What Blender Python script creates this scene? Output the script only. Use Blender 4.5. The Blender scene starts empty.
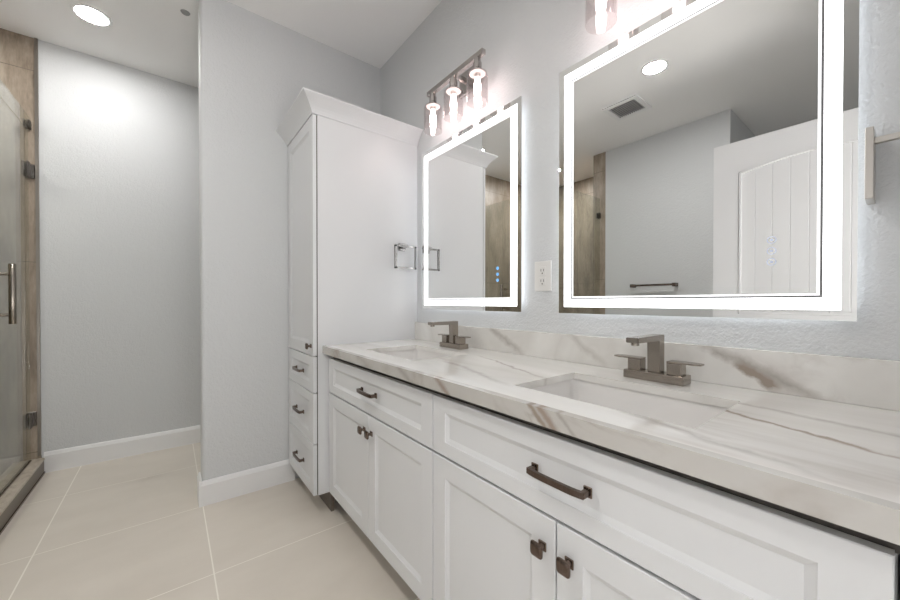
import bpy, bmesh, math
from mathutils import Vector, Matrix

C = bpy.context.scene.collection
S = bpy.context.scene
PI = math.pi

# ------------------------------------------------------------------ camera
F_PX = 358.3
YAW = math.atan((450 - 169.5) / F_PX)
cam_d = bpy.data.cameras.new('camera')
cam = bpy.data.objects.new('camera', cam_d); C.objects.link(cam)
cam.location = (0, 0, 1.088)
cam.rotation_euler = (PI / 2 - math.radians(0.42), 0, -YAW)
cam_d.sensor_fit = 'HORIZONTAL'; cam_d.sensor_width = 36
cam_d.lens = 36 * F_PX / 900
cam_d.shift_y = 4.72 / 900
cam_d.clip_start = 0.02
S.camera = cam

# ------------------------------------------------------------------ world, exposure
w = bpy.data.worlds.new('world'); S.world = w; w.use_nodes = True
w.node_tree.nodes['Background'].inputs[0].default_value = (0.9, 0.95, 1, 1)
w.node_tree.nodes['Background'].inputs[1].default_value = 0.3
S.view_settings.view_transform = 'Standard'
S.view_settings.look = 'None'
S.view_settings.gamma = 1
S.view_settings.use_curve_mapping = False
S.view_settings.exposure = 0.36
S.cycles.use_denoising = True
S.cycles.max_bounces = 14
S.cycles.diffuse_bounces = 10
S.cycles.glossy_bounces = 6
S.cycles.transparent_max_bounces = 16
S.cycles.blur_glossy = 1.0

DOWN_L = 215.0      # radiance of the recessed lights
DOORWAY_FILL_W = 76.0       # power of the fill light added beyond the doorway (watts)
LED_L = 2.6
BACK_L = 3.2
BULB_L = 14.0

hl = bpy.data.lights.new('doorway_fill', 'AREA')
hl.shape = 'RECTANGLE'; hl.size = 1.1; hl.size_y = 1.4; hl.energy = DOORWAY_FILL_W; hl.color = (1, 0.98, 0.96)
ho = bpy.data.objects.new('doorway_fill', hl); C.objects.link(ho)
ho.location = (0.62, -2.2, 0.06); ho.rotation_euler = (math.radians(180), 0, 0)   # unseen fill light added to brighten the ceiling, shining up through the doorway

# ------------------------------------------------------------------ materials
def mat(name, col, rough=0.5, metal=0.0, spec=0.5, emit=None, es=0.0):
    m = bpy.data.materials.new(name); m.use_nodes = True
    b = m.node_tree.nodes['Principled BSDF']
    b.inputs['Base Color'].default_value = (*col, 1)
    b.inputs['Roughness'].default_value = rough
    b.inputs['Metallic'].default_value = metal
    b.inputs['Specular IOR Level'].default_value = spec
    if emit:
        b.inputs['Emission Color'].default_value = (*emit, 1)
        b.inputs['Emission Strength'].default_value = es
    return m

def N(m, t, **kw):
    n = m.node_tree.nodes.new(t)
    for k, v in kw.items(): setattr(n, k, v)
    return n
def L(m, a, b): m.node_tree.links.new(a, b)
def bsdf(m): return m.node_tree.nodes['Principled BSDF']
def coords(m, scale=(1, 1, 1), rot=(0, 0, 0)):
    g = N(m, 'ShaderNodeNewGeometry')
    mp = N(m, 'ShaderNodeMapping')
    mp.inputs['Scale'].default_value = scale; mp.inputs['Rotation'].default_value = rot
    L(m, g.outputs['Position'], mp.inputs['Vector'])
    return mp.outputs['Vector']
def noise(m, vec, scale, detail=3, rough=0.5, dist=0.0):
    n = N(m, 'ShaderNodeTexNoise')
    n.inputs['Scale'].default_value = scale; n.inputs['Detail'].default_value = detail
    n.inputs['Roughness'].default_value = rough; n.inputs['Distortion'].default_value = dist
    L(m, vec, n.inputs['Vector']); return n.outputs['Fac']
def math_(m, op, a, b=None, clamp=False):
    n = N(m, 'ShaderNodeMath', operation=op); n.use_clamp = clamp
    for i, v in enumerate((a, b)):
        if v is None: continue
        if isinstance(v, (int, float)): n.inputs[i].default_value = v
        else: L(m, v, n.inputs[i])
    return n.outputs[0]
def ramp(m, fac, stops):
    r = N(m, 'ShaderNodeValToRGB'); e = r.color_ramp.elements
    while len(e) < len(stops): e.new(0.5)
    for el, (p, c) in zip(e, stops): el.position = p; el.color = (*c, 1)
    L(m, fac, r.inputs['Fac']); return r.outputs['Color']
def mix(m, fac, a, b):
    n = N(m, 'ShaderNodeMix', data_type='RGBA')
    if isinstance(fac, (int, float)): n.inputs[0].default_value = fac
    else: L(m, fac, n.inputs[0])
    for i, v in ((6, a), (7, b)):
        if isinstance(v, tuple): n.inputs[i].default_value = (*v, 1)
        else: L(m, v, n.inputs[i])
    return n.outputs[2]
def bump(m, h, strength, dist):
    b = N(m, 'ShaderNodeBump'); b.inputs['Strength'].default_value = strength
    b.inputs['Distance'].default_value = dist
    L(m, h, b.inputs['Height']); L(m, b.outputs['Normal'], bsdf(m).inputs['Normal'])
def grid_mask(m, axes):
    """1 on the joints: axes = [(axis index, offset, size, joint width)]"""
    g = N(m, 'ShaderNodeNewGeometry'); sp = N(m, 'ShaderNodeSeparateXYZ')
    L(m, g.outputs['Position'], sp.inputs[0])
    out = None
    for ax, o, s, wd in axes:
        t = math_(m, 'DIVIDE', math_(m, 'SUBTRACT', sp.outputs[ax], o - 50 * s), s)
        t = math_(m, 'ABSOLUTE', math_(m, 'SUBTRACT', math_(m, 'FRACT', math_(m, 'ADD', t, 0.5)), 0.5))
        k = math_(m, 'LESS_THAN', t, wd / 2 / s)
        out = k if out is None else math_(m, 'MAXIMUM', out, k)
    return out

def paint(name, col, rough=0.6, texture=True, st=0.25):
    m = mat(name, col, rough, spec=0.35)
    if texture:
        v = coords(m)
        h = noise(m, v, 130, 3, 0.6)
        h2 = noise(m, v, 45, 2, 0.5)
        bump(m, math_(m, 'ADD', h, math_(m, 'MULTIPLY', h2, 0.7)), st, 0.004)
    return m

M = {}
M['wall'] = paint('wall_paint', (0.655, 0.667, 0.677), 0.5, True, 0.6)
M['ceiling'] = paint('ceiling_paint', (0.90, 0.895, 0.89), 0.7, True, 0.12)
M['trim'] = mat('trim_paint', (0.84, 0.84, 0.845), 0.35)
M['cabinet'] = mat('cabinet_paint', (0.73, 0.737, 0.75), 0.33)
M['toe'] = mat('toe_board', (0.16, 0.135, 0.115), 0.5)
M['inside'] = mat('cabinet_shade', (0.10, 0.09, 0.08), 0.7)  # dark colour that paints in the shade of cabinet gaps and reveals
M['door'] = mat('door_paint', (0.77, 0.77, 0.775), 0.4)
M['plastic'] = mat('white_plastic', (0.78, 0.77, 0.75), 0.3)
M['slot'] = mat('dark_slot', (0.03, 0.03, 0.03), 0.6)
M['porcelain'] = mat('porcelain', (0.77, 0.755, 0.74), 0.12)
M['chrome'] = mat('polished_chrome', (0.75, 0.74, 0.73), 0.08, 1)
def brushed(name, col, rough, axis_scale):
    m = mat(name, col, rough, 1)
    v = coords(m, axis_scale)
    f = noise(m, v, 1, 3)
    r = math_(m, 'ADD', math_(m, 'MULTIPLY', f, 0.10), rough - 0.05)
    L(m, r, bsdf(m).inputs['Roughness'])
    return m
M['nickel'] = brushed('brushed_nickel', (0.36, 0.32, 0.28), 0.24, (1200, 8, 8))
M['satin'] = brushed('satin_nickel', (0.60, 0.57, 0.53), 0.30, (3, 3, 3))
M['bronze'] = brushed('dark_bronze', (0.165, 0.125, 0.105), 0.26, (8, 1200, 8))
M['ringmetal'] = brushed('grey_nickel', (0.30, 0.29, 0.285), 0.16, (8, 8, 1200))
M['sconcemetal'] = brushed('sconce_nickel', (0.46, 0.43, 0.415), 0.18, (8, 8, 8))
M['mirror'] = mat('mirror_silver', (0.93, 0.94, 0.935), 0.0, 1)
M['mirrorline'] = mat('mirror_etched_line', (0.20, 0.20, 0.21), 0.4)
M['alu'] = mat('mirror_housing', (0.55, 0.56, 0.57), 0.3, 1)
M['led'] = mat('led_band', (0.9, 0.9, 0.9), 0.4, emit=(0.96, 0.98, 1), es=LED_L)
M['ledline'] = mat('led_inner_line', (0.9, 0.9, 0.9), 0.4, emit=(0.96, 0.98, 1), es=0.8)
M['back'] = mat('led_backlight', (0.9, 0.9, 0.9), 0.4, emit=(0.93, 0.96, 1), es=BACK_L)
M['blue'] = mat('touch_icon_blue', (0.1, 0.3, 0.7), 0.4, emit=(0.18, 0.45, 0.85), es=0.55)
M['greyicon'] = mat('touch_icon_grey', (0.5, 0.53, 0.6), 0.4, emit=(0.40, 0.46, 0.66), es=0.42)
M['down'] = mat('downlight_lens', (0.9, 0.9, 0.9), 0.4, emit=(1, 0.985, 0.96), es=DOWN_L)
M['down_dim'] = mat('downlight_lens_dimmed', (0.9, 0.9, 0.9), 0.4, emit=(1, 0.985, 0.96), es=DOWN_L * 0.56)
M['bulb'] = mat('bulb_glow', (0.9, 0.9, 0.9), 0.4, emit=(1, 0.85, 0.83), es=BULB_L)
M['smoke'] = mat('grey_plastic', (0.34, 0.34, 0.34), 0.5)
M['trimmetal'] = mat('tile_edge_metal', (0.30, 0.275, 0.25), 0.35, 1)
M['hinge'] = mat('hinge_metal', (0.20, 0.185, 0.17), 0.3, 1)
M['grille'] = mat('vent_grille', (0.60, 0.60, 0.60), 0.5)
M['ventback'] = mat('vent_back', (0.10, 0.10, 0.10), 0.6)
M['cream'] = mat('lamp_cup', (0.85, 0.80, 0.77), 0.3)

def glass(name, tint, refl=0.9, ior=1.5, rough=0.0):
    m = bpy.data.materials.new(name); m.use_nodes = True
    nt = m.node_tree; nt.nodes.remove(bsdf(m))
    out = nt.nodes['Material Output']
    tr = N(m, 'ShaderNodeBsdfTransparent'); tr.inputs[0].default_value = (*tint, 1)
    gl = N(m, 'ShaderNodeBsdfGlossy'); gl.inputs['Roughness'].default_value = rough
    gl.inputs['Color'].default_value = (1, 1, 1, 1)
    lw = N(m, 'ShaderNodeLayerWeight'); lw.inputs['Blend'].default_value = 0.5
    sch = math_(m, 'ADD', math_(m, 'MULTIPLY', math_(m, 'POWER', lw.outputs['Facing'], 5.0), 0.92), 0.04)
    ms = N(m, 'ShaderNodeMixShader')
    L(m, math_(m, 'MULTIPLY', sch, refl), ms.inputs[0])
    L(m, tr.outputs[0], ms.inputs[1]); L(m, gl.outputs[0], ms.inputs[2])
    L(m, ms.outputs[0], out.inputs['Surface'])
    return m
M['shade'] = glass('clear_shade_glass', (0.93, 0.91, 0.91), 1.0, 1.5)
M['showerglass'] = glass('shower_glass', (0.90, 0.915, 0.89), 0.8, 1.45)

# floor tile
m = mat('floor_tile', (0.5, 0.45, 0.39), 0.30); M['floor'] = m
n1 = noise(m, coords(m, (1.2, 2.2, 1)), 2.2, 4, 0.55)
base = ramp(m, n1, [(0.3, (0.655, 0.60, 0.53)), (0.7, (0.715, 0.66, 0.59))])
n2 = noise(m, coords(m), 160, 2)
base = mix(m, math_(m, 'MULTIPLY', n2, 0.12), base, (0.76, 0.71, 0.64))
gm = grid_mask(m, [(0, -0.467, 0.603, 0.005), (1, 1.706, 0.603, 0.004)])
L(m, mix(m, gm, base, (0.90, 0.86, 0.79)), bsdf(m).inputs['Base Color'])
L(m, math_(m, 'ADD', math_(m, 'MULTIPLY', gm, 0.4), 0.30), bsdf(m).inputs['Roughness'])

# shower stone tile
def stone(name, axes, vs):
    m = mat(name, (0.3, 0.25, 0.2), 0.35)
    a = noise(m, coords(m, vs), 2.6, 6, 0.62, 0.6)
    b = noise(m, coords(m, (vs[0] * 4, vs[1] * 4, vs[2] * 3)), 9, 5, 0.7)
    base = ramp(m, math_(m, 'ADD', math_(m, 'MULTIPLY', a, 0.7), math_(m, 'MULTIPLY', b, 0.3)),
                [(0.32, (0.165, 0.128, 0.095)), (0.5, (0.32, 0.262, 0.205)), (0.66, (0.47, 0.40, 0.325))])
    g = grid_mask(m, axes)
    L(m, mix(m, g, base, (0.17, 0.14, 0.11)), bsdf(m).inputs['Base Color'])
    return m
M['stone_far'] = stone('shower_tile_far', [(0, -0.645, 0.6, 0.004), (2, 0.14, 1.2, 0.004)], (2.2, 2.2, 0.55))
M['stone_side'] = stone('shower_tile_side', [(1, 2.20, 0.6, 0.004), (2, 0.14, 1.2, 0.004)], (2.2, 2.2, 0.55))
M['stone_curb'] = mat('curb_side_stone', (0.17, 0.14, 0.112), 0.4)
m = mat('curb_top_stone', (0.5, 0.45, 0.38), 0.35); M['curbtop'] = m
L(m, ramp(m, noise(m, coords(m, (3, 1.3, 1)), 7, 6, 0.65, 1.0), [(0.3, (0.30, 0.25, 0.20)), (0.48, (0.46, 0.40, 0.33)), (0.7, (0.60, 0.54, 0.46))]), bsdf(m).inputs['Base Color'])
m = mat('shower_floor', (0.5, 0.46, 0.4), 0.5); M['showerfloor'] = m
L(m, mix(m, grid_mask(m, [(0, 0, 0.05, 0.004), (1, 0, 0.05, 0.004)]), (0.46, 0.42, 0.35), (0.55, 0.51, 0.45)), bsdf(m).inputs['Base Color'])

# white marble look quartz with long taupe veins (strips = backsplash and front edge, cut across the veins)
def quartz(name, va, vb, rot_a, rot_b, thin_w, wide_w, off, tone=(0.81, 0.80, 0.775), lo=0.50, hi=0.64, veins=()):
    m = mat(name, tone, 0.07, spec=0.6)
    def ridge(vec, sc, det, dist, lvl, width, p):
        f = noise(m, vec, sc, det, 0.52, dist)
        v = math_(m, 'SUBTRACT', 1.0, math_(m, 'MULTIPLY', math_(m, 'ABSOLUTE', math_(m, 'SUBTRACT', f, lvl)), width), True)
        return math_(m, 'POWER', v, p)
    A = coords(m, va, rot_a); B = coords(m, vb, rot_b)
    soft = ridge(B, 1.5, 4, 0.7, 0.48, 6.0, 1.0)
    thin = ridge(A, 1.9, 5, 0.9, 0.52, 22.0, 1.5)
    wide = ridge(A, 1.2, 5, 1.1, 0.46, 12.0, 1.2)
    def patch(o, sc, a, b):
        mp = N(m, 'ShaderNodeMapping'); mp.inputs['Location'].default_value = o
        L(m, coords(m), mp.inputs['Vector'])
        return ramp(m, noise(m, mp.outputs['Vector'], sc, 2), [(a, (0.03, 0.03, 0.03)), (b, (1, 1, 1))])
    p1 = patch((off, 0, 0), 2.6, lo, hi); p2 = patch((0, off + 3.3, 0), 3.0, lo, hi)
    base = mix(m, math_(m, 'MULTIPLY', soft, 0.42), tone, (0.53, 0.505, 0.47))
    base = mix(m, math_(m, 'MULTIPLY', wide, math_(m, 'MULTIPLY', p2, wide_w)), base, (0.33, 0.27, 0.225))
    base = mix(m, math_(m, 'MULTIPLY', thin, math_(m, 'MULTIPLY', p1, thin_w)), base, (0.28, 0.225, 0.185))
    # single long veins: (point a, point b, half width, strength, colour)
    g = N(m, 'ShaderNodeNewGeometry')
    wob = noise(m, coords(m), 9.0, 5, 0.6); fine = noise(m, coords(m), 34.0, 4, 0.65)
    def dot(vec, d):
        n = N(m, 'ShaderNodeVectorMath', operation='DOT_PRODUCT'); L(m, vec, n.inputs[0]); n.inputs[1].default_value = d
        return n.outputs['Value']
    for a, b, nrm, hw, st, colr, wa in veins:
        a = Vector(a); b = Vector(b); d = (b - a); ln = d.length; d.normalize(); pv = d.cross(Vector(nrm)).normalized()
        u = math_(m, 'DIVIDE', math_(m, 'SUBTRACT', dot(g.outputs['Position'], d), a.dot(d)), ln)
        v = math_(m, 'SUBTRACT', dot(g.outputs['Position'], pv), a.dot(pv))
        v = math_(m, 'ADD', v, math_(m, 'MULTIPLY', math_(m, 'SUBTRACT', wob, 0.5), wa))
        v = math_(m, 'ADD', v, math_(m, 'MULTIPLY', math_(m, 'SUBTRACT', fine, 0.5), wa * 0.35))
        k = math_(m, 'SUBTRACT', 1.0, math_(m, 'DIVIDE', math_(m, 'ABSOLUTE', v), hw), True)
        fade = math_(m, 'MULTIPLY', math_(m, 'MULTIPLY', u, math_(m, 'SUBTRACT', 1.0, u)), 5.0, True)
        inside = math_(m, 'MULTIPLY', math_(m, 'GREATER_THAN', u, 0.0), math_(m, 'LESS_THAN', u, 1.0))
        k = math_(m, 'MULTIPLY', math_(m, 'MULTIPLY', k, fade), math_(m, 'MULTIPLY', inside, math_(m, 'ADD', math_(m, 'MULTIPLY', fine, st), st * 0.5)), True)
        base = mix(m, k, base, colr)
    L(m, base, bsdf(m).inputs['Base Color'])
    M[name] = m
BR = (0.34, 0.285, 0.24); GR = (0.42, 0.39, 0.36); UP = (0, 0, 1); WL = (1, 0, 0)
quartz('veined_quartz', (3.0, 0.40, 3.0), (2.4, 0.42, 2.2), (0, 0, math.radians(8)), (0, 0, math.radians(-6)), 0.35, 0.35, 0.0, lo=0.54, hi=0.68, veins=[
    ((0.94, 0.36, 0.866), (0.80, -0.05, 0.866), UP, 0.011, 1.2, BR, 0.05), ((1.00, 0.33, 0.866), (0.93, -0.12, 0.866), UP, 0.016, 0.7, GR, 0.05),
    ((0.86, 1.20, 0.866), (0.70, 0.62, 0.866), UP, 0.018, 0.7, GR, 0.06), ((1.02, 1.13, 0.866), (0.84, 0.58, 0.866), UP, 0.010, 0.8, GR, 0.06),
    ((0.74, 0.42, 0.866), (0.64, 0.02, 0.866), UP, 0.015, 0.6, GR, 0.05)])
quartz('veined_quartz_strip', (1.0, 2.6, 3.6), (1.0, 1.8, 1.8), (math.radians(-38), 0, 0), (math.radians(-30), 0, 0), 0.25, 0.30, 1.7, veins=[
    ((1.166, 0.40, 0.985), (1.166, 0.07, 0.85), WL, 0.020, 0.9, GR, 0.06), ((1.166, 0.285, 0.93), (1.166, 0.185, 0.875), WL, 0.016, 1.5, BR, 0.05),
    ((1.166, 1.23, 0.99), (1.166, 0.98, 0.86), WL, 0.022, 0.8, GR, 0.06), ((1.166, 0.80, 0.99), (1.166, 0.62, 0.86), WL, 0.018, 0.5, GR, 0.05)])
quartz('veined_quartz_edge_shaded', (1.0, 2.6, 3.6), (1.0, 1.8, 1.8), (math.radians(-38), 0, 0), (math.radians(-30), 0, 0), 0.5, 0.6, 0.45, (0.56, 0.545, 0.52), lo=0.47, hi=0.60, veins=[  # base tone darkened to paint shade onto the front edge; veins are real
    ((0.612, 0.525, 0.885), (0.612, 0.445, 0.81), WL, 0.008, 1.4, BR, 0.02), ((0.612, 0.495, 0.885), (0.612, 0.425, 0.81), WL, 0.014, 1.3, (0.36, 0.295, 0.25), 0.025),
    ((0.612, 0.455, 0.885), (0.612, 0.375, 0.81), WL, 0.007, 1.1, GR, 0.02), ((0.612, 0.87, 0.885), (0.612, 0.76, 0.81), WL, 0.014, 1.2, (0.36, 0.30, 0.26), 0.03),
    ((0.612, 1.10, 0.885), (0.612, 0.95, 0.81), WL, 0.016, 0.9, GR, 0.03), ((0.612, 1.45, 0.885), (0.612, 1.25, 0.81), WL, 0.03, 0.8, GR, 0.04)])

# ------------------------------------------------------------------ mesh helpers
def add_box(bm, x0, x1, y0, y1, z0, z1, bev=0.0, seg=2):
    t = bmesh.new()
    mtx = Matrix.Translation(((x0 + x1) / 2, (y0 + y1) / 2, (z0 + z1) / 2)) @ Matrix.Diagonal((abs(x1 - x0), abs(y1 - y0), abs(z1 - z0), 1))
    bmesh.ops.create_cube(t, size=1, matrix=mtx)
    if bev: bmesh.ops.bevel(t, geom=t.edges[:], offset=bev, segments=seg, affect='EDGES', profile=0.5)
    me = bpy.data.meshes.new('tmp'); t.to_mesh(me); t.free(); bm.from_mesh(me); bpy.data.meshes.remove(me)
def box(*a, **k):
    bm = bmesh.new(); add_box(bm, *a, **k); return bm
def add_lathe(bm, prof, cx, cy, seg=40, axis='Z', cz=0, close=False):
    """prof: [(r, h)]; axis Z: around (cx,cy); axis X: h along X, around (cy, cz)"""
    rings = []
    for r, hgt in prof:
        ring = []
        if r < 1e-6:
            p = (cx, cy, hgt) if axis == 'Z' else (hgt, cy, cz)
            ring = [bm.verts.new(p)]
        else:
            for i in range(seg):
                a = 2 * PI * i / seg
                u, v = r * math.cos(a), r * math.sin(a)
                ring.append(bm.verts.new((cx + u, cy + v, hgt) if axis == 'Z' else (hgt, cy + u, cz + v)))
        rings.append(ring)
    pairs = list(zip(rings, rings[1:])) + ([(rings[-1], rings[0])] if close else [])
    for a, b in pairs:
        for i in range(seg):
            j = (i + 1) % seg
            if len(a) == 1 and len(b) == 1: continue
            if len(a) == 1: bm.faces.new((a[0], b[i], b[j]))
            elif len(b) == 1: bm.faces.new((a[i], a[j], b[0]))
            else: bm.faces.new((a[i], a[j], b[j], b[i]))
def add_tube(bm, pts, hw, hh, bev=0.0):
    """rectangular bar swept through pts lying in a plane X-Y (constant z per point), width hw along plane normal"""
    secs = []
    n = len(pts)
    for i, p in enumerate(pts):
        p = Vector(p)
        d = (Vector(pts[min(i + 1, n - 1)]) - Vector(pts[max(i - 1, 0)])).normalized()
        up = Vector((0, 0, 1)) if abs(d.z) < 0.9 else Vector((1, 0, 0))
        sd = d.cross(up).normalized(); u2 = sd.cross(d).normalized()
        secs.append([bm.verts.new(p + sd * a * hw + u2 * b * hh) for a, b in ((-1, -1), (1, -1), (1, 1), (-1, 1))])
    for a, b in zip(secs, secs[1:]):
        for i in range(4):
            j = (i + 1) % 4
            bm.faces.new((a[i], a[j], b[j], b[i]))
    bm.faces.new(secs[0][::-1]); bm.faces.new(secs[-1])
def add_prism(bm, poly, axis, a, b):
    """extrude a polygon (list of 2D points) along axis from a to b. axis Y: poly=(x,z); X: (y,z); Z: (x,y)"""
    def P(p, t): return {'X': (t, p[0], p[1]), 'Y': (p[0], t, p[1]), 'Z': (p[0], p[1], t)}[axis]
    A = [bm.verts.new(P(p, a)) for p in poly]; B = [bm.verts.new(P(p, b)) for p in poly]
    n = len(poly)
    for i in range(n):
        j = (i + 1) % n; bm.faces.new((A[i], A[j], B[j], B[i]))
    bm.faces.new(A[::-1]); bm.faces.new(B)
def slab_holes(bm, xs, ys, z0, z1, holes):
    """grid slab; holes = set of (i, j) cells left open"""
    nx, ny = len(xs) - 1, len(ys) - 1
    vt = {}
    def V(i, j, k):
        if (i, j, k) not in vt: vt[i, j, k] = bm.verts.new((xs[i], ys[j], (z0, z1)[k]))
        return vt[i, j, k]
    solid = lambda i, j: 0 <= i < nx and 0 <= j < ny and (i, j) not in holes
    for i in range(nx):
        for j in range(ny):
            if not solid(i, j): continue
            bm.faces.new((V(i, j, 1), V(i + 1, j, 1), V(i + 1, j + 1, 1), V(i, j + 1, 1)))
            bm.faces.new((V(i, j, 0), V(i, j + 1, 0), V(i + 1, j + 1, 0), V(i + 1, j, 0)))
            for di, dj, p, q in ((-1, 0, (i, j), (i, j + 1)), (1, 0, (i + 1, j), (i + 1, j + 1)), (0, -1, (i, j), (i + 1, j)), (0, 1, (i, j + 1), (i + 1, j + 1))):
                if not solid(i + di, j + dj):
                    bm.faces.new((V(*p, 0), V(*q, 0), V(*q, 1), V(*p, 1)))

def obj(name, bm, material, parent=None, smooth=False, label=None):
    bmesh.ops.recalc_face_normals(bm, faces=bm.faces[:])
    off = Vector((0, 0, 0)); p = parent
    while p is not None: off += p.location; p = p.parent
    if parent is not None: bmesh.ops.translate(bm, verts=bm.verts[:], vec=-off)
    me = bpy.data.meshes.new(name); bm.to_mesh(me); bm.free()
    if smooth:
        for f in me.polygons: f.use_smooth = True
    o = bpy.data.objects.new(name, me); C.objects.link(o)
    me.materials.append(M[material] if isinstance(material, str) else material)
    if parent is not None: o.parent = parent
    if label: o['label'] = label
    return o
def smooth_by_angle(o, deg=35):
    me = o.data
    for f in me.polygons: f.use_smooth = True
    me.set_sharp_from_angle(angle=math.radians(deg))
    return o
def thing(name, label, cat, loc, group=None):
    o = bpy.data.objects.new(name, None); C.objects.link(o)
    o.location = loc; o.empty_display_size = 0.05
    o['label'] = label; o['category'] = cat
    if group: o['group'] = group
    return o
def struct(name, bm, material, parent=None):
    o = obj(name, bm, material, parent)
    if parent is None: o['kind'] = 'structure'
    return o

# ------------------------------------------------------------------ room dimensions
WX = 1.186            # mirror wall
PY = 2.32             # middle (partition) wall face
FY = 3.392            # far wall
HC = 2.745            # ceiling
EY = -0.20            # entry wall behind the camera
LX = -1.47            # left wall
CF, CT = 0.612, 0.866 # counter front and top
T = 0.12

struct('floor', box(-2.6, WX + T, -3.1, FY + T, -0.1, 0), 'floor')
struct('ceiling', box(-2.6, WX + T, -3.1, FY + T, HC, HC + 0.1), 'ceiling')
struct('wall_right', box(WX, WX + T, -3.1, FY, 0, HC), 'wall')
bm = bmesh.new()   # partition with a rounded (bullnose) end
r = 0.018; x0 = 0.1325; y0, y1 = PY, PY + 0.12
arc = []
for cx_, cy_, a0 in ((x0 + r, y1 - r, 90), (x0 + r, y0 + r, 180)):
    for k in range(7):
        a = math.radians(a0 + 15 * k); arc.append((cx_ + r * math.cos(a), cy_ + r * math.sin(a)))
add_prism(bm, [(WX, y1)] + arc + [(WX, y0)], 'Z', 0, HC)
smooth_by_angle(struct('wall_middle', bm, 'wall'), 30)
struct('wall_far', box(-0.645, WX + T, FY, FY + T, 0, HC), 'wall')
struct('wall_far_tiled', box(-2.22, -0.645, FY, FY + T, 0, HC), 'stone_far')
struct('wall_left', box(LX - T, LX, 0.945, 2.06, 0, HC), 'wall')
struct('wall_left_tiled', box(LX - T, LX, 2.06, 2.204, 0, HC), 'stone_side')
struct('wall_shower_left', box(-2.22, -2.10, 2.204, FY, 0, HC), 'stone_side')
struct('wall_shower_near', box(-2.22, LX - T, 2.084, 2.204, 0, HC), 'stone_far')
struct('wall_alcove', box(-2.6, LX - T, 0.945, 1.065, 0, HC), 'wall')
struct('wall_alcove_left', box(-2.6, -2.48, EY, 0.945, 0, HC), 'wall')
bm = bmesh.new()   # entry wall with the doorway opening
add_box(bm, -2.6, -0.325, EY - T, EY, 0, HC); add_box(bm, 0.54, WX, EY - T, EY, 0, HC); add_box(bm, -0.325, 0.54, EY - T, EY, 2.05, HC)
struct('wall_entry', bm, 'wall')
bm = bmesh.new()
add_box(bm, -1.0, -0.9, -3.0, EY - T, 0, HC)
struct('wall_hall_left', bm, 'wall')
struct('wall_hall_back', box(-1.0, WX, -3.1, -3.0, 0, HC), 'wall')

# baseboards
BH = 0.131
def bb_profile(bm, axis, t0, t1, face, sgn):
    """face = wall coordinate, sgn = direction the board projects"""
    pr = [(0, 0), (0.015, 0), (0.015, BH - 0.022), (0.012, BH - 0.016), (0.009, BH - 0.006), (0.005, BH), (0, BH)]
    add_prism(bm, [(face + sgn * u, z) for u, z in pr], axis, t0, t1)
bm = bmesh.new(); bb_profile(bm, 'X', -0.634, WX, FY, -1); struct('baseboard_far', bm, 'trim')
bm = bmesh.new(); bb_profile(bm, 'X', x0 - 0.013, 0.60, PY, -1)
bb_profile(bm, 'Y', PY - 0.013, PY + 0.135, x0, -1)
struct('baseboard_middle', bm, 'trim')
bm = bmesh.new(); bb_profile(bm, 'Y', 0.945, 2.06, LX, 1); struct('baseboard_left', bm, 'trim')
# metal tile edge where the shower stone ends
struct('trim_1', box(-0.66, -0.645, FY - 0.012, FY, 0.115, HC - 0.001), 'trimmetal')

# open door leaf (seen in the large mirror): white two panel arch top plank door
DX = -0.30
bm = bmesh.new()
dy0, dy1, dz1 = -0.17, 0.735, 2.027
dx0 = DX - 0.035
sw = 0.122
def arch(y):
    k = (y - (dy0 + dy1) / 2) / ((dy1 - dy0) / 2 - sw); return 1.845 + 0.045 * (1 - k * k)
add_box(bm, dx0, DX, dy0, dy0 + sw, 0.01, dz1); add_box(bm, dx0, DX, dy1 - sw, dy1, 0.01, dz1)
add_box(bm, dx0, DX, dy0 + sw, dy1 - sw, 0.01, 0.22); add_box(bm, dx0, DX, dy0 + sw, dy1 - sw, 0.86, 1.02)
ny = 20
ys = [dy0 + sw + (dy1 - dy0 - 2 * sw) * i / ny for i in range(ny + 1)]
add_prism(bm, [(y, arch(y)) for y in ys] + [(ys[-1], dz1), (ys[0], dz1)], 'X', dx0, DX)
leaf = struct('door_1', bm, 'door')
bm = bmesh.new()
npk = 9; y_a, y_b = dy0 + sw, dy1 - sw
for i in range(npk):
    a = y_a + (y_b - y_a) * i / npk; b = y_a + (y_b - y_a) * (i + 1) / npk
    for z0_, z1_ in ((0.22, 0.86), (1.02, min(arch(a + 1e-4), arch(b - 1e-4)) + 0.012)):
        add_box(bm, dx0 + 0.008, DX - 0.009, a, b, z0_, z1_, 0.0028, 1)
obj('door_panel', bm, 'door', leaf)
bm = bmesh.new()   # raised moulding following the arch, and straight sides
pts = [(DX - 0.004, ys[0] + 0.008, 1.028)] + [(DX - 0.004, min(max(y, ys[0] + 0.008), ys[-1] - 0.008), arch(y) - 0.008) for y in ys] + [(DX - 0.004, ys[-1] - 0.008, 1.028)]
for p, q in zip(pts, pts[1:] + pts[:1]):
    add_tube(bm, [p, q], 0.005, 0.007)
obj('panel_moulding', bm, 'door', leaf)
bm = bmesh.new()
for sx in (1, -1):
    b0 = DX if sx > 0 else dx0
    add_lathe(bm, [(0, b0), (0.03, b0), (0.03, b0 + sx * 0.008), (0.011, b0 + sx * 0.01), (0.011, b0 + sx * 0.04), (0, b0 + sx * 0.04)], 0, dy1 - 0.065, 24, 'X', 0.95)
    add_box(bm, b0 + sx * 0.034, b0 + sx * 0.048, dy1 - 0.175, dy1 - 0.055, 0.94, 0.96, 0.003)
obj('door_handle', bm, 'satin', leaf)
bm = bmesh.new()   # jamb of the doorway
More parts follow.
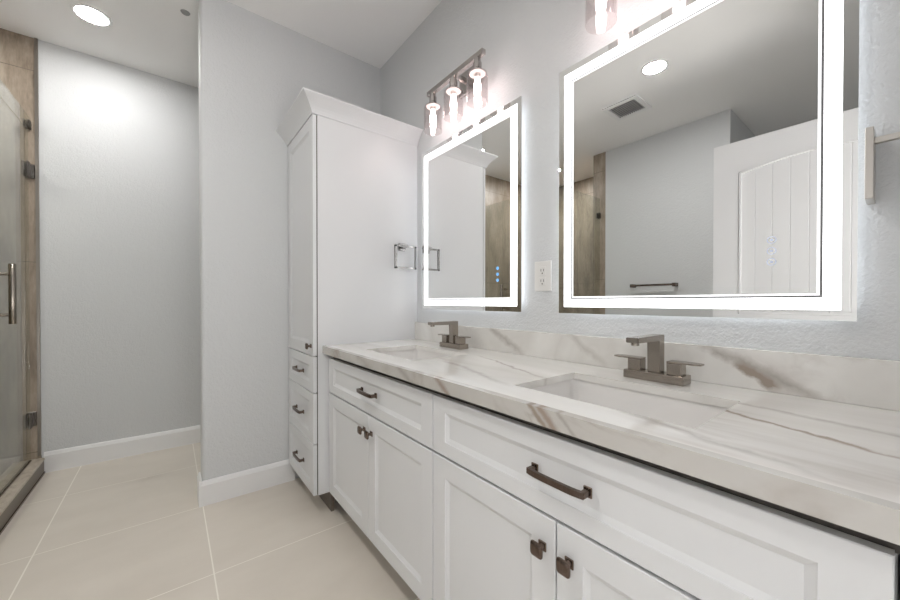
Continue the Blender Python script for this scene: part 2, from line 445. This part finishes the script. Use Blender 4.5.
add_box(bm, -0.325, -0.305, EY - T, EY, 0, 2.05); add_box(bm, 0.52, 0.54, EY - T, EY, 0, 2.05); add_box(bm, -0.305, 0.52, EY - T, EY, 2.03, 2.05)
struct('trim_2', bm, 'trim')

# ------------------------------------------------------------------ cabinets
def shaker(xf, y0, y1, z0, z1, stile, rail, th=0.018, bev=0.013, dep=0.008):
    """recessed panel front facing -X with a chamfered inner edge"""
    bm = bmesh.new(); c = 0.0015
    def ring(x, i, k): return [bm.verts.new((x, a, b)) for a, b in ((y0 + i, z0 + k), (y1 - i, z0 + k), (y1 - i, z1 - k), (y0 + i, z1 - k))]
    R = [ring(xf + th, 0, 0), ring(xf + c, 0, 0), ring(xf, c, c), ring(xf, stile, rail), ring(xf + 0.002, stile + 0.0008, rail + 0.0008), ring(xf + dep, stile + bev, rail + bev)]
    for a, b in zip(R, R[1:]):
        for i in range(4):
            j = (i + 1) % 4; bm.faces.new((a[i], a[j], b[j], b[i]))
    bm.faces.new(R[-1]); bm.faces.new(R[0][::-1])
    return bm
def pull(parent, xf, yc, z, half, metal='bronze'):
    bm = bmesh.new()
    for s in (-1, 1):
        y = yc + s * half
        add_box(bm, xf - 0.004, xf, y - 0.009, y + 0.009, z - 0.0105, z + 0.0105, 0.0012, 1)      # foot plate
        add_box(bm, xf - 0.023, xf - 0.003, y - 0.0055, y + 0.0055, z - 0.0065, z + 0.0065, 0.0015, 1)
    n = 16; pts = []
    for i in range(n + 1):
        t = -1 + 2 * i / n
        pts.append((xf - 0.0205 - 0.0050 * (1 - t ** 4), yc + t * (half + 0.004), z))
    add_tube(bm, pts, 0.0042, 0.0062)
    o = obj('pull', bm, metal, parent); return smooth_by_angle(o, 30)
def knob(parent, xf, y, z, metal='bronze'):
    bm = bmesh.new()
    add_box(bm, xf - 0.004, xf, y - 0.010, y + 0.010, z - 0.010, z + 0.010, 0.0012, 1)
    add_lathe(bm, [(0.0075, xf - 0.003), (0.0055, xf - 0.008), (0.006, xf - 0.016), (0.0085, xf - 0.02)], 0, y, 16, 'X', z)
    # square pillow head
    K = []; hh = 0.0158; nq = 28
    for x, sz in ((xf - 0.0185, hh * 0.84), (xf - 0.0205, hh * 0.98), (xf - 0.0225, hh), (xf - 0.0245, hh * 0.96), (xf - 0.0262, hh * 0.82), (xf - 0.0272, hh * 0.5)):
        rg = []
        for q in range(nq):
            a = 2 * PI * q / nq; cc, ss = math.cos(a), math.sin(a)
            rg.append(bm.verts.new((x, y + sz * math.copysign(abs(cc) ** 0.4, cc), z + sz * math.copysign(abs(ss) ** 0.4, ss))))
        K.append(rg)
    for a, b in zip(K, K[1:]):
        for i in range(nq):
            j = (i + 1) % nq; bm.faces.new((a[i], a[j], b[j], b[i]))
    bm.faces.new(K[0][::-1]); bm.faces.new(K[-1])
    o = obj('knob', bm, metal, parent); return smooth_by_angle(o, 30)
def carcass(x0, x1, y0, y1, z0, z1, t=0.018, front_top=None):
    bm = bmesh.new()
    add_box(bm, x0, x1, y0, y0 + t, z0, z1); add_box(bm, x0, x1, y1 - t, y1, z0, z1)
    add_box(bm, x0, x1, y0 + t, y1 - t, z0, z0 + t)
    add_box(bm, x1 - t, x1, y0 + t, y1 - t, z0 + t, z1)
    return bm

# tall linen cabinet
TY0, TY1, TF = 1.835, 2.303, 0.566
tc = thing('linen_cabinet', 'tall white linen cabinet with crown molding standing beside the vanity', 'cabinet', (0.87, (TY0 + TY1) / 2, 0))
bm = carcass(TF + 0.0235, WX - 0.001, TY0, TY1, 0.108, 2.034)
add_box(bm, TF + 0.0235, WX - 0.001, TY0 + 0.018, TY1 - 0.018, 2.016, 2.034)
add_box(bm, TF + 0.0235, TF + 0.042, TY1, PY - 0.0005, 0.108, 2.034)        # scribe strip to the wall
obj('body', bm, 'cabinet', tc)
obj('gap_shade', box(TF + 0.05, WX - 0.03, TY0 + 0.02, TY1 - 0.02, 0.13, 2.0), 'inside', tc)  # dark block painting the shade seen through the door gaps
obj('side_gap_shade', box(TF + 0.0185, TF + 0.0233, TY0 + 0.0035, TY1, 0.112, 2.026), 'inside', tc)  # added dark strip standing in for shade between door and side panel
obj('toe_kick', box(TF + 0.09, TF + 0.108, TY0 + 0.004, TY1, 0.0, 0.108), 'toe', tc)
# crown: cove profile mitred round the front and the near side
prof = [(0.0, 2.030), (0.004, 2.030), (0.006, 2.036), (0.012, 2.048), (0.020, 2.060), (0.029, 2.071), (0.039, 2.082), (0.049, 2.0925), (0.058, 2.101), (0.061, 2.103), (0.061, 2.1095)]
bm = bmesh.new()
path = []
for o_, z in prof:
    path.append([bm.verts.new((TF - o_, PY - 0.001, z)), bm.verts.new((TF - o_, TY0 - o_, z)), bm.verts.new((WX - 0.001, TY0 - o_, z))])
for a, b in zip(path, path[1:]):
    for i in range(2): bm.faces.new((a[i], a[i + 1], b[i + 1], b[i]))
top = [bm.verts.new((TF + 0.02, PY - 0.001, 2.1085)), bm.verts.new((TF + 0.02, TY0 + 0.02, 2.1085)), bm.verts.new((WX - 0.001, TY0 + 0.02, 2.1085))]
low = [bm.verts.new((TF + 0.02, PY - 0.001, 2.034)), bm.verts.new((TF + 0.02, TY0 + 0.02, 2.034)), bm.verts.new((WX - 0.001, TY0 + 0.02, 2.034))]
for i in range(2):
    bm.faces.new((path[-1][i], path[-1][i + 1], top[i + 1], top[i]))
    bm.faces.new((top[i], top[i + 1], low[i + 1], low[i]))
    bm.faces.new((low[i], low[i + 1], path[0][i + 1], path[0][i]))
obj('crown_molding', bm, 'cabinet', tc)
dA, dB = TY0 + 0.001, TY1 + 0.008
d = obj('door', shaker(TF, dA, dB, 0.8165, 2.027, 0.062, 0.062), 'cabinet', tc)
knob(d, TF, TY0 + 0.034, 0.865)
for z0_, z1_ in ((0.112, 0.3675), (0.3725, 0.6255), (0.6305, 0.8115)):
    d = obj('drawer', shaker(TF, dA, dB, z0_, z1_, 0.062, 0.046), 'cabinet', tc)
    pull(d, TF, (dA + dB) / 2 - 0.012, (z0_ + z1_) / 2, 0.0635)

# vanity base cabinets
VF = 0.635
def vanity(y0, y1, label, filler=False):
    t = thing('vanity_cabinet', label, 'cabinet', (0.9, (y0 + y1) / 2, 0), 'white base cabinets under the stone counter')
    bm = carcass(VF + 0.022, WX - 0.001, y0, y1, 0.115, 0.798)
    obj('body', bm, 'inside' if False else 'cabinet', t)
    obj('gap_shade', box(VF + 0.06, VF + 0.064, y0 + 0.0185, y1 - 0.0185, 0.135, 0.7975), 'inside', t)  # dark sheet behind the fronts, paints the shade in their gaps
    obj('reveal_shade', box(VF + 0.023, VF + 0.036, y0 + (EY + 0.001 - y0 if filler else 0.0), y1, 0.7985, 0.845), 'inside', t)  # dark board standing in for the shadow under the counter edge
    obj('toe_kick', box(VF + 0.085, VF + 0.103, y0, y1, 0, 0.115), 'toe', t)
    g = 0.0019; ym = (y0 + y1) / 2
    dr = obj('drawer', shaker(VF, y0 + g, y1 - g, 0.6340, 0.8040, 0.060, 0.0415), 'cabinet', t)
    pull(dr, VF, ym - 0.010, 0.722, 0.0635)
    for a, b, ky in ((y0 + g, ym - g, ym - 0.033), (ym + g, y1 - g, ym + 0.033)):
        dd = obj('door', shaker(VF, a, b, 0.1225, 0.6265, 0.060, 0.057), 'cabinet', t)
        knob(dd, VF, ky, 0.561)
    return t
v_far = vanity(0.8985, 1.8075, 'white vanity cabinet with two doors and a drawer, next to the tall cabinet')
obj('filler_strip', box(VF + 0.012, VF + 0.03, 1.808, TY0 - 0.0005, 0.1225, 0.798), 'cabinet', v_far)
v_near = vanity(0.0055, 0.8975, 'white vanity cabinet with two doors and a drawer, nearest the viewer under the large mirror', True)
obj('filler_strip', box(VF + 0.004, VF + 0.022, EY + 0.001, 0.002, 0.1225, 0.7975), 'cabinet', v_near)

# countertop with undermount cutouts and backsplash
SK = [(0.2285, 0.6485), (1.151, 1.571)]         # sink openings along Y
SX0, SX1 = 0.725, 1.004
ct = thing('countertop', 'white stone vanity countertop with taupe veins and low backsplash, running along the mirror wall', 'countertop', (0.9, 0.82, 0.846))
bm = bmesh.new()
xs = [CF + 0.02, SX0, SX1, WX - 0.0005]; ysl = [EY + 0.001, SK[0][0], SK[0][1], SK[1][0], SK[1][1], TY0 - 0.0005]
slab_holes(bm, xs, ysl, 0.8455, CT, {(1, 1), (1, 3)})
obj('slab', bm, 'veined_quartz', ct)
obj('front_edge', box(CF - 0.0002, CF + 0.02, ysl[0], ysl[-1], 0.8285, CT), 'veined_quartz_edge_shaded', ct)
obj('backsplash', box(1.166, WX - 0.0005, EY + 0.001, TY0 - 0.0005, CT, 0.968, 0.001, 1), 'veined_quartz_strip', ct)

# undermount sinks
def sink(y0, y1, label):
    t = thing('sink', label, 'sink', ((SX0 + SX1) / 2, (y0 + y1) / 2, 0.70), 'undermount sinks in the vanity')
    bm = bmesh.new(); e = 0.006; zt = 0.8450; d = 0.135
    def rr(x0, x1, ya, yb, z, r, n=5):
        out = []
        for cx_, cy_, a0 in ((x1 - r, yb - r, 0), (x0 + r, yb - r, 90), (x0 + r, ya + r, 180), (x1 - r, ya + r, 270)):
            for k in range(n + 1):
                a = math.radians(a0 + 90 * k / n); out.append(bm.verts.new((cx_ + r * math.cos(a), cy_ + r * math.sin(a), z)))
        return out
    def R(i, z, r): return rr(SX0 - e + i, SX1 + e - i, y0 - e + i, y1 + e - i, z, r)
    rings = [R(-0.012, zt - d - 0.012, 0.03), R(-0.012, zt - 0.014, 0.03), R(-0.02, zt - 0.012, 0.03), R(-0.02, zt, 0.03), R(0, zt, 0.022), R(0.003, zt - 0.02, 0.024), R(0.010, zt - 0.09, 0.03),
             R(0.018, zt - d + 0.022, 0.034), R(0.032, zt - d + 0.006, 0.04), R(0.055, zt - d, 0.045)]
    for a, b in zip(rings, rings[1:]):
        n = len(a)
        for i in range(n):
            j = (i + 1) % n; bm.faces.new((a[i], a[j], b[j], b[i]))
    bm.faces.new(rings[-1]); bm.faces.new(rings[0][::-1])
    smooth_by_angle(obj('basin', bm, 'porcelain', t), 40)
    bm = bmesh.new()
    zb = zt - d
    add_lathe(bm, [(0.031, zb + 0.0002), (0.031, zb + 0.003), (0.024, zb + 0.004), (0.022, zb + 0.002), (0.018, zb + 0.006), (0, zb + 0.008)], (SX0 + SX1) / 2 + 0.02, (y0 + y1) / 2, 32)
    smooth_by_angle(obj('drain', bm, 'nickel', t), 40)
sink(*SK[0], 'white rectangular undermount sink in the counter, nearest the viewer')
sink(*SK[1], 'white rectangular undermount sink in the counter, farther away beside the tall cabinet')

# faucets
def faucet(yc, label):
    t = thing('faucet', label, 'faucet', (1.088, yc, CT), 'square two handle faucets')
    z = CT
    obj('base', box(1.060, 1.115, yc - 0.079, yc + 0.079, z, z + 0.024, 0.0015, 2), 'nickel', t)
    bm = bmesh.new()
    poly = [(1.073, z + 0.024), (1.104, z + 0.024), (1.104, z + 0.130), (0.946, z + 0.129), (0.946, z + 0.1155), (1.073, z + 0.1145)]
    add_prism(bm, poly, 'Y', yc - 0.0165, yc + 0.0165)
    bmesh.ops.bevel(bm, geom=bm.edges[:], offset=0.0012, segments=2, affect='EDGES')
    sp = obj('spout', bm, 'nickel', t)
    bm = bmesh.new(); add_lathe(bm, [(0.0, z + 0.1155), (0.010, z + 0.1155), (0.010, z + 0.108), (0.008, z + 0.108), (0.007, z + 0.111), (0, z + 0.111)], 0.962, yc, 24)
    obj('aerator', bm, 'nickel', sp)
    for s in (-1, 1):
        y = yc + s * 0.0525
        h = obj('handle', box(1.069, 1.105, y - 0.018, y + 0.018, z + 0.024, z + 0.056, 0.0012, 2), 'nickel', t)
        bm = bmesh.new()
        ya, yb = y - s * 0.018, y + s * 0.062
        poly = [(1.069, ya), (1.105, ya), (1.105, yb - s * 0.022), (1.1035, yb - s * 0.008), (1.0985, yb), (1.0755, yb), (1.0705, yb - s * 0.008), (1.069, yb - s * 0.022)]
        add_prism(bm, poly, 'Z', z + 0.0562, z + 0.0605)
        bmesh.ops.bevel(bm, geom=[e for e in bm.edges if abs(e.verts[0].co.z - e.verts[1].co.z) < 1e-6], offset=0.0008, segments=1, affect='EDGES')
        obj('lever', bm, 'nickel', h)
faucet(0.4405, 'square brushed nickel faucet behind the sink nearest the viewer')
faucet(1.361, 'square brushed nickel faucet behind the farther sink')

# ------------------------------------------------------------------ lighted mirrors
MX = 1.160            # front glass
MW, MZ0, MZ1 = 0.3734, 1.0467, 1.9497
def ring_frame(bm, x0, x1, yc, hy, za, zb, wd):
    """rectangular ring, outer half width hy, from za to zb, band width wd, thickness x0..x1"""
    o = [(yc - hy, za), (yc + hy, za), (yc + hy, zb), (yc - hy, zb)]
    i = [(yc - hy + wd, za + wd), (yc + hy - wd, za + wd), (yc + hy - wd, zb - wd), (yc - hy + wd, zb - wd)]
    V = [[bm.verts.new((x, *p)) for p in q] for x in (x0, x1) for q in (o, i)]
    for k in range(4):
        j = (k + 1) % 4
        bm.faces.new((V[0][k], V[0][j], V[1][j], V[1][k])); bm.faces.new((V[2][k], V[2][j], V[3][j], V[3][k]))
        bm.faces.new((V[0][k], V[0][j], V[2][j], V[2][k])); bm.faces.new((V[1][k], V[1][j], V[3][j], V[3][k]))
def led_mirror(yc, label, icon, iy):
    t = thing('led_mirror', label, 'mirror', (MX + 0.015, yc, MZ0), 'lighted mirrors above the vanity')
    obj('mirror_glass', box(MX, MX + 0.005, yc - MW, yc + MW, MZ0, MZ1), 'mirror', t)
    ins = 0.035
    obj('housing', box(MX + 0.0052, WX - 0.0005, yc - MW + ins, yc + MW - ins, MZ0 + ins, MZ1 - ins), 'alu', t)
    bm = bmesh.new(); ring_frame(bm, MX - 0.0008, MX - 0.0001, yc, MW - 0.0230, MZ0 + 0.0235, MZ1 - 0.0235, 0.0285); obj('light_band', bm, 'led', t)
    bm = bmesh.new(); ring_frame(bm, MX - 0.0006, MX - 0.0001, yc, MW - 0.0517, MZ0 + 0.0522, MZ1 - 0.0522, 0.0042); obj('etched_line', bm, 'mirrorline', t)
    bm = bmesh.new(); ring_frame(bm, MX - 0.0006, MX - 0.0001, yc, MW - 0.0560, MZ0 + 0.0565, MZ1 - 0.0565, 0.0050); obj('inner_light_line', bm, 'ledline', t)
    bm = bmesh.new(); ring_frame(bm, MX + 0.008, MX + 0.020, yc, MW - ins + 0.006, MZ0 + ins - 0.006, MZ1 - ins + 0.006, 0.0055); obj('backlight', bm, 'back', t)
    for k in range(3):
        z = 1.240 - 0.0268 * k
        bm = bmesh.new()
        if icon == 'blue':
            add_lathe(bm, [(0, MX - 0.0004), (0.0075, MX - 0.0004), (0.0075, MX - 0.0001)], 0, iy, 20, 'X', z)
        else:
            add_lathe(bm, [(0.0072, MX - 0.0004), (0.0090, MX - 0.0004), (0.0090, MX - 0.0001), (0.0072, MX - 0.0001)], 0, iy, 24, 'X', z, True)
            add_box(bm, MX - 0.0004, MX - 0.0001, iy - 0.0028, iy + 0.0028, z - 0.0025, z + 0.0025)
        obj('touch_button', bm, 'blue' if icon == 'blue' else 'greyicon', t)
led_mirror(0.4404, 'large backlit rectangular mirror above the sink nearest the viewer', 'grey', 0.2060)
led_mirror(1.3716, 'backlit rectangular mirror beside the tall cabinet, with three blue touch dots', 'blue', 1.1356)

# ------------------------------------------------------------------ vanity lights
def vanity_light(yc, label):
    ax = 1.087
    t = thing('vanity_light', label, 'wall lamp', (WX - 0.01, yc, 2.185), 'three bulb vanity lights')
    obj('backplate', box(WX - 0.018, WX - 0.0005, yc - 0.058, yc + 0.058, 2.128, 2.242, 0.004, 2), 'sconcemetal', t)
    obj('arm', box(ax + 0.011, WX - 0.016, yc - 0.010, yc + 0.010, 2.176, 2.196, 0.001, 1), 'sconcemetal', t)
    obj('crossbar', box(ax - 0.011, ax + 0.011, yc - 0.213, yc + 0.213, 2.174, 2.197, 0.001, 1), 'sconcemetal', t)
    for k in (-1, 0, 1):
        y = yc + k * 0.171
        bm = bmesh.new()
        add_lathe(bm, [(0, 2.1745), (0.0155, 2.1745), (0.0155, 2.155), (0.019, 2.154), (0.019, 2.128), (0.022, 2.124), (0.022, 2.113), (0.0, 2.113)], ax, y, 28)
        smooth_by_angle(obj('socket', bm, 'sconcemetal', t), 35)
        bm = bmesh.new()   # open bottom glass cylinder with a rounded shoulder
        add_lathe(bm, [(0.0225, 2.1125), (0.036, 2.112), (0.045, 2.106), (0.048, 2.095), (0.048, 1.977), (0.0462, 1.977), (0.0462, 2.094), (0.0435, 2.104), (0.035, 2.110), (0.0225, 2.1105)], ax, y, 44)
        smooth_by_angle(obj('glass_shade', bm, 'shade', t), 40)
        bm = bmesh.new()
        add_lathe(bm, [(0.0, 2.1085), (0.034, 2.1085), (0.036, 2.1065), (0.034, 2.1045), (0.0135, 2.104), (0.0135, 2.088), (0, 2.088)], ax, y, 28)
        smooth_by_angle(obj('lamp_cup', bm, 'cream', t), 35)
        bm = bmesh.new()
        add_lathe(bm, [(0, 2.0878), (0.0105, 2.0875), (0.0115, 2.075), (0.0155, 2.060), (0.0165, 2.045), (0.0145, 2.025), (0.0105, 2.005), (0.006, 1.990), (0, 1.986)], ax, y, 24)
        smooth_by_angle(obj('bulb', bm, 'bulb', t), 60)
vanity_light(1.361, 'three bulb nickel vanity light above the mirror beside the tall cabinet')
vanity_light(0.437, 'three bulb nickel vanity light above the large mirror, mostly cut off at the top')

# ------------------------------------------------------------------ wall fittings
t = thing('wall_outlet', 'white wall outlet between the two mirrors', 'outlet', (WX, 0.904, 1.192))
obj('cover_plate', box(WX - 0.006, WX - 0.0003, 0.864, 0.945, 1.132, 1.252, 0.002, 2), 'plastic', t)
for z in (1.213, 1.171):
    rc = obj('receptacle', box(WX - 0.0078, WX - 0.006, 0.888, 0.921, z - 0.017, z + 0.017, 0.0006, 1), 'plastic', t)
    bm = bmesh.new()
    for y in (0.898, 0.911): add_box(bm, WX - 0.0082, WX - 0.0078, y - 0.0011, y + 0.0011, z - 0.002, z + 0.008)
    add_box(bm, WX - 0.0082, WX - 0.0078, 0.9022, 0.9068, z - 0.012, z - 0.007)
    obj('slots', bm, 'slot', rc)

# square towel ring on the side of the tall cabinet
t = thing('towel_ring', 'square nickel towel ring on the side of the tall cabinet', 'towel ring', (1.075, TY0, 1.41))
bm = bmesh.new()
add_box(bm, 1.053, 1.097, TY0 - 0.010, TY0 - 0.0003, 1.388, 1.432, 0.0015, 1)
add_box(bm, 1.066, 1.084, TY0 - 0.052, TY0 - 0.009, 1.402, 1.420, 0.001, 1)
obj('mount', bm, 'ringmetal', t)
bm = bmesh.new(); yR = TY0 - 0.046
rx0, rx1, rz0, rz1, rw = 1.003, 1.147, 1.280, 1.414, 0.010
add_box(bm, rx0, rx0 + rw + 0.004, yR - 0.005, yR + 0.005, rz0, rz1, 0.0008, 1)
add_box(bm, rx1 - rw, rx1, yR - 0.005, yR + 0.005, rz0, rz1, 0.0008, 1)
add_box(bm, rx0, rx1, yR - 0.005, yR + 0.005, rz1 - rw, rz1, 0.0008, 1)
add_box(bm, rx0, rx1, yR - 0.005, yR + 0.005, rz0, rz0 + rw, 0.0008, 1)
obj('ring', bm, 'ringmetal', t)

# guest towel bar at the right edge of the view
t = thing('towel_bar', 'satin nickel towel bar on the wall right of the large mirror', 'towel bar', (WX, -0.05, 1.37))
for ya, yb in ((0.0435, 0.0555), (-0.160, -0.148)):
    obj('post', box(1.112, WX - 0.0003, ya, yb, 1.297, 1.441, 0.0012, 2), 'satin', t)
obj('bar', box(1.134, 1.146, -0.148, 0.0435, 1.412, 1.424, 0.001, 1), 'satin', t)

# towel bar on the left wall (seen in the mirror)
t = thing('towel_bar', 'dark towel bar on the left wall, seen inside the large mirror', 'towel bar', (LX, 1.545, 1.255))
for y in (1.352, 1.742):
    obj('post', box(LX + 0.0003, LX + 0.075, y - 0.014, y + 0.014, 1.236, 1.270, 0.001, 1), 'bronze', t)
obj('bar', box(LX + 0.055, LX + 0.070, 1.352, 1.742, 1.245, 1.265, 0.001, 1), 'bronze', t)

# ------------------------------------------------------------------ ceiling fittings
def downlight(x, y, label, lens='down'):
    t = thing('downlight', label, 'ceiling light', (x, y, HC), 'recessed ceiling lights')
    bm = bmesh.new()
    add_lathe(bm, [(0.088, HC - 0.0003), (0.087, HC - 0.004), (0.080, HC - 0.006), (0.071, HC - 0.004), (0.070, HC - 0.0003)], x, y, 48, close=True)
    smooth_by_angle(obj('trim_ring', bm, 'trim', t), 50)
    bm = bmesh.new()
    add_lathe(bm, [(0, HC - 0.0025), (0.0695, HC - 0.0025), (0.0695, HC - 0.0005), (0, HC - 0.0005)], x, y, 48)
    obj('lens', bm, lens, t)
downlight(-0.345, 2.915, 'round recessed ceiling light in front of the far wall', 'down_dim')
downlight(-0.386, 1.112, 'round recessed ceiling light seen inside the large mirror')
downlight(-1.50, 2.75, 'round recessed ceiling light over the shower')

t = thing('ceiling_vent', 'square white louvered exhaust vent on the ceiling, seen inside the large mirror', 'vent', (-0.753, 1.485, HC))
bm = bmesh.new()
vx0, vx1, vy0, vy1 = -0.895, -0.612, 1.340, 1.630
for a in ((vx0, vx1, vy0, vy0 + 0.036), (vx0, vx1, vy1 - 0.036, vy1), (vx0, vx0 + 0.036, vy0 + 0.036, vy1 - 0.036), (vx1 - 0.036, vx1, vy0 + 0.036, vy1 - 0.036)):
    add_box(bm, *a, HC - 0.014, HC - 0.0005)
obj('frame', bm, 'trim', t)
obj('backing', box(vx0 + 0.036, vx1 - 0.036, vy0 + 0.036, vy1 - 0.036, HC - 0.003, HC - 0.0005), 'ventback', t)
bm = bmesh.new()
for i in range(12):
    y = vy0 + 0.048 + i * (vy1 - vy0 - 0.096) / 11
    add_prism(bm, [(y - 0.006, HC - 0.013), (y - 0.001, HC - 0.013), (y + 0.004, HC - 0.004), (y - 0.001, HC - 0.004)], 'X', vx0 + 0.036, vx1 - 0.036)
obj('louvers', bm, 'grille', t)
bm = bmesh.new(); add_lathe(bm, [(0, HC - 0.006), (0.019, HC - 0.006), (0.023, HC - 0.0005), (0, HC - 0.0005)], 0.079, 2.556, 24)
o = obj('sprinkler_cap', bm, 'smoke'); o['label'] = 'tiny grey cap on the ceiling near the end of the middle wall'; o['category'] = 'ceiling cap'

# ------------------------------------------------------------------ shower
CO, CI, CZ = -0.632, -0.765, 0.098
RY = 2.127                               # return glass panel plane
GX = -0.688                              # door glass plane
struct('floor_shower', box(-2.10, CI, 2.204, FY, 0.0, 0.03), 'showerfloor')
cb = thing('shower_curb', 'low stone shower curb along the floor under the glass door', 'curb', (CO, 2.7, 0))
bm = bmesh.new()
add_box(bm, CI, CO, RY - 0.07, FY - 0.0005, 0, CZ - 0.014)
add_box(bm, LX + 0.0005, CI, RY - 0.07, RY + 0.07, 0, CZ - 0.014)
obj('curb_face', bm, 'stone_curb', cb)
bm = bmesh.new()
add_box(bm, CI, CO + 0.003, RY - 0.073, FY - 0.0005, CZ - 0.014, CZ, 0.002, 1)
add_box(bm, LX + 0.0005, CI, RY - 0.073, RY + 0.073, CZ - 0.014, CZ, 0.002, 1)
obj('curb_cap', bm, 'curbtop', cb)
bm = bmesh.new(); add_box(bm, CO + 0.0003, CO + 0.005, RY - 0.073, FY - 0.016, 0.0, 0.012)
obj('edge_strip', bm, 'bronze', cb)

sd = thing('shower_door', 'frameless glass shower door with a vertical pull at the left edge', 'shower door', (GX, 3.0, CZ))
GT = 2.148
obj('glass_panel', box(GX - 0.005, GX + 0.005, 2.62, FY - 0.035, CZ + 0.008, GT, 0.0012, 1), 'showerglass', sd)
for z in (1.906, 0.353):
    bm = bmesh.new()
    add_box(bm, GX + 0.0052, GX + 0.014, FY - 0.085, FY - 0.035, z - 0.044, z + 0.044, 0.002, 1)
    add_box(bm, GX - 0.014, GX - 0.0052, FY - 0.085, FY - 0.035, z - 0.044, z + 0.044, 0.002, 1)
    add_box(bm, GX - 0.012, GX + 0.012, FY - 0.034, FY - 0.006, z - 0.03, z + 0.03, 0.002, 1)
    add_box(bm, GX - 0.014, GX + 0.024, FY - 0.012, FY - 0.0004, z - 0.044, z + 0.044, 0.0015, 1)
    obj('hinge', bm, 'hinge', sd)
bm = bmesh.new()
def cyl_z(bm, x, y, z0, z1, r): add_lathe(bm, [(0, z0), (r * 0.9, z0), (r, z0 + 0.002), (r, z1 - 0.002), (r * 0.9, z1), (0, z1)], x, y, 24)
hy = 2.83
cyl_z(bm, GX + 0.055, hy, 0.975, 1.285, 0.0145)
for z in (1.023, 1.232):
    add_lathe(bm, [(0.010, GX + 0.0053), (0.008, GX + 0.055)], 0, hy, 20, 'X', z)
    add_lathe(bm, [(0.012, GX - 0.018), (0.012, GX - 0.0053)], 0, hy, 20, 'X', z)
smooth_by_angle(obj('handle', bm, 'nickel', sd), 40)
bm = bmesh.new(); add_box(bm, GX - 0.008, GX + 0.008, 2.62, FY - 0.035, CZ, CZ + 0.0075)
obj('sweep', bm, 'bronze', sd)

tp = thing('glass_transom', 'narrow glass strip above the shower door, clipped to the tiled wall', 'glass panel', (GX, 3.0, 2.152))
obj('glass_strip', box(GX - 0.005, GX + 0.005, RY + 0.01, FY - 0.006, 2.152, 2.243, 0.001, 1), 'showerglass', tp)
bm = bmesh.new()
add_box(bm, GX + 0.0052, GX + 0.013, FY - 0.05, FY - 0.0005, 2.165, 2.215, 0.002, 1)
add_box(bm, GX - 0.013, GX - 0.0052, FY - 0.05, FY - 0.0005, 2.165, 2.215, 0.002, 1)
obj('clip', bm, 'hinge', tp)

rp = thing('shower_panel', 'fixed glass panel at the near end of the shower, seen inside the large mirror', 'glass panel', (-1.08, RY, CZ))
obj('glass_panel', box(LX + 0.003, GX - 0.006, RY - 0.005, RY + 0.005, CZ + 0.001, 2.243, 0.001, 1), 'showerglass', rp)
for z in (2.05, 0.40):
    bm = bmesh.new()
    add_box(bm, LX + 0.0004, LX + 0.05, RY + 0.0052, RY + 0.013, z - 0.03, z + 0.03, 0.002, 1)
    add_box(bm, LX + 0.0004, LX + 0.05, RY - 0.013, RY - 0.0052, z - 0.03, z + 0.03, 0.002, 1)
    obj('clip', bm, 'hinge', rp)
fp = thing('shower_panel', 'fixed glass panel beside the shower door, left of the door pull', 'glass panel', (GX, 2.37, CZ))
obj('glass_panel', box(GX - 0.005, GX + 0.005, RY + 0.006, 2.616, CZ + 0.001, 2.148, 0.001, 1), 'showerglass', fp)
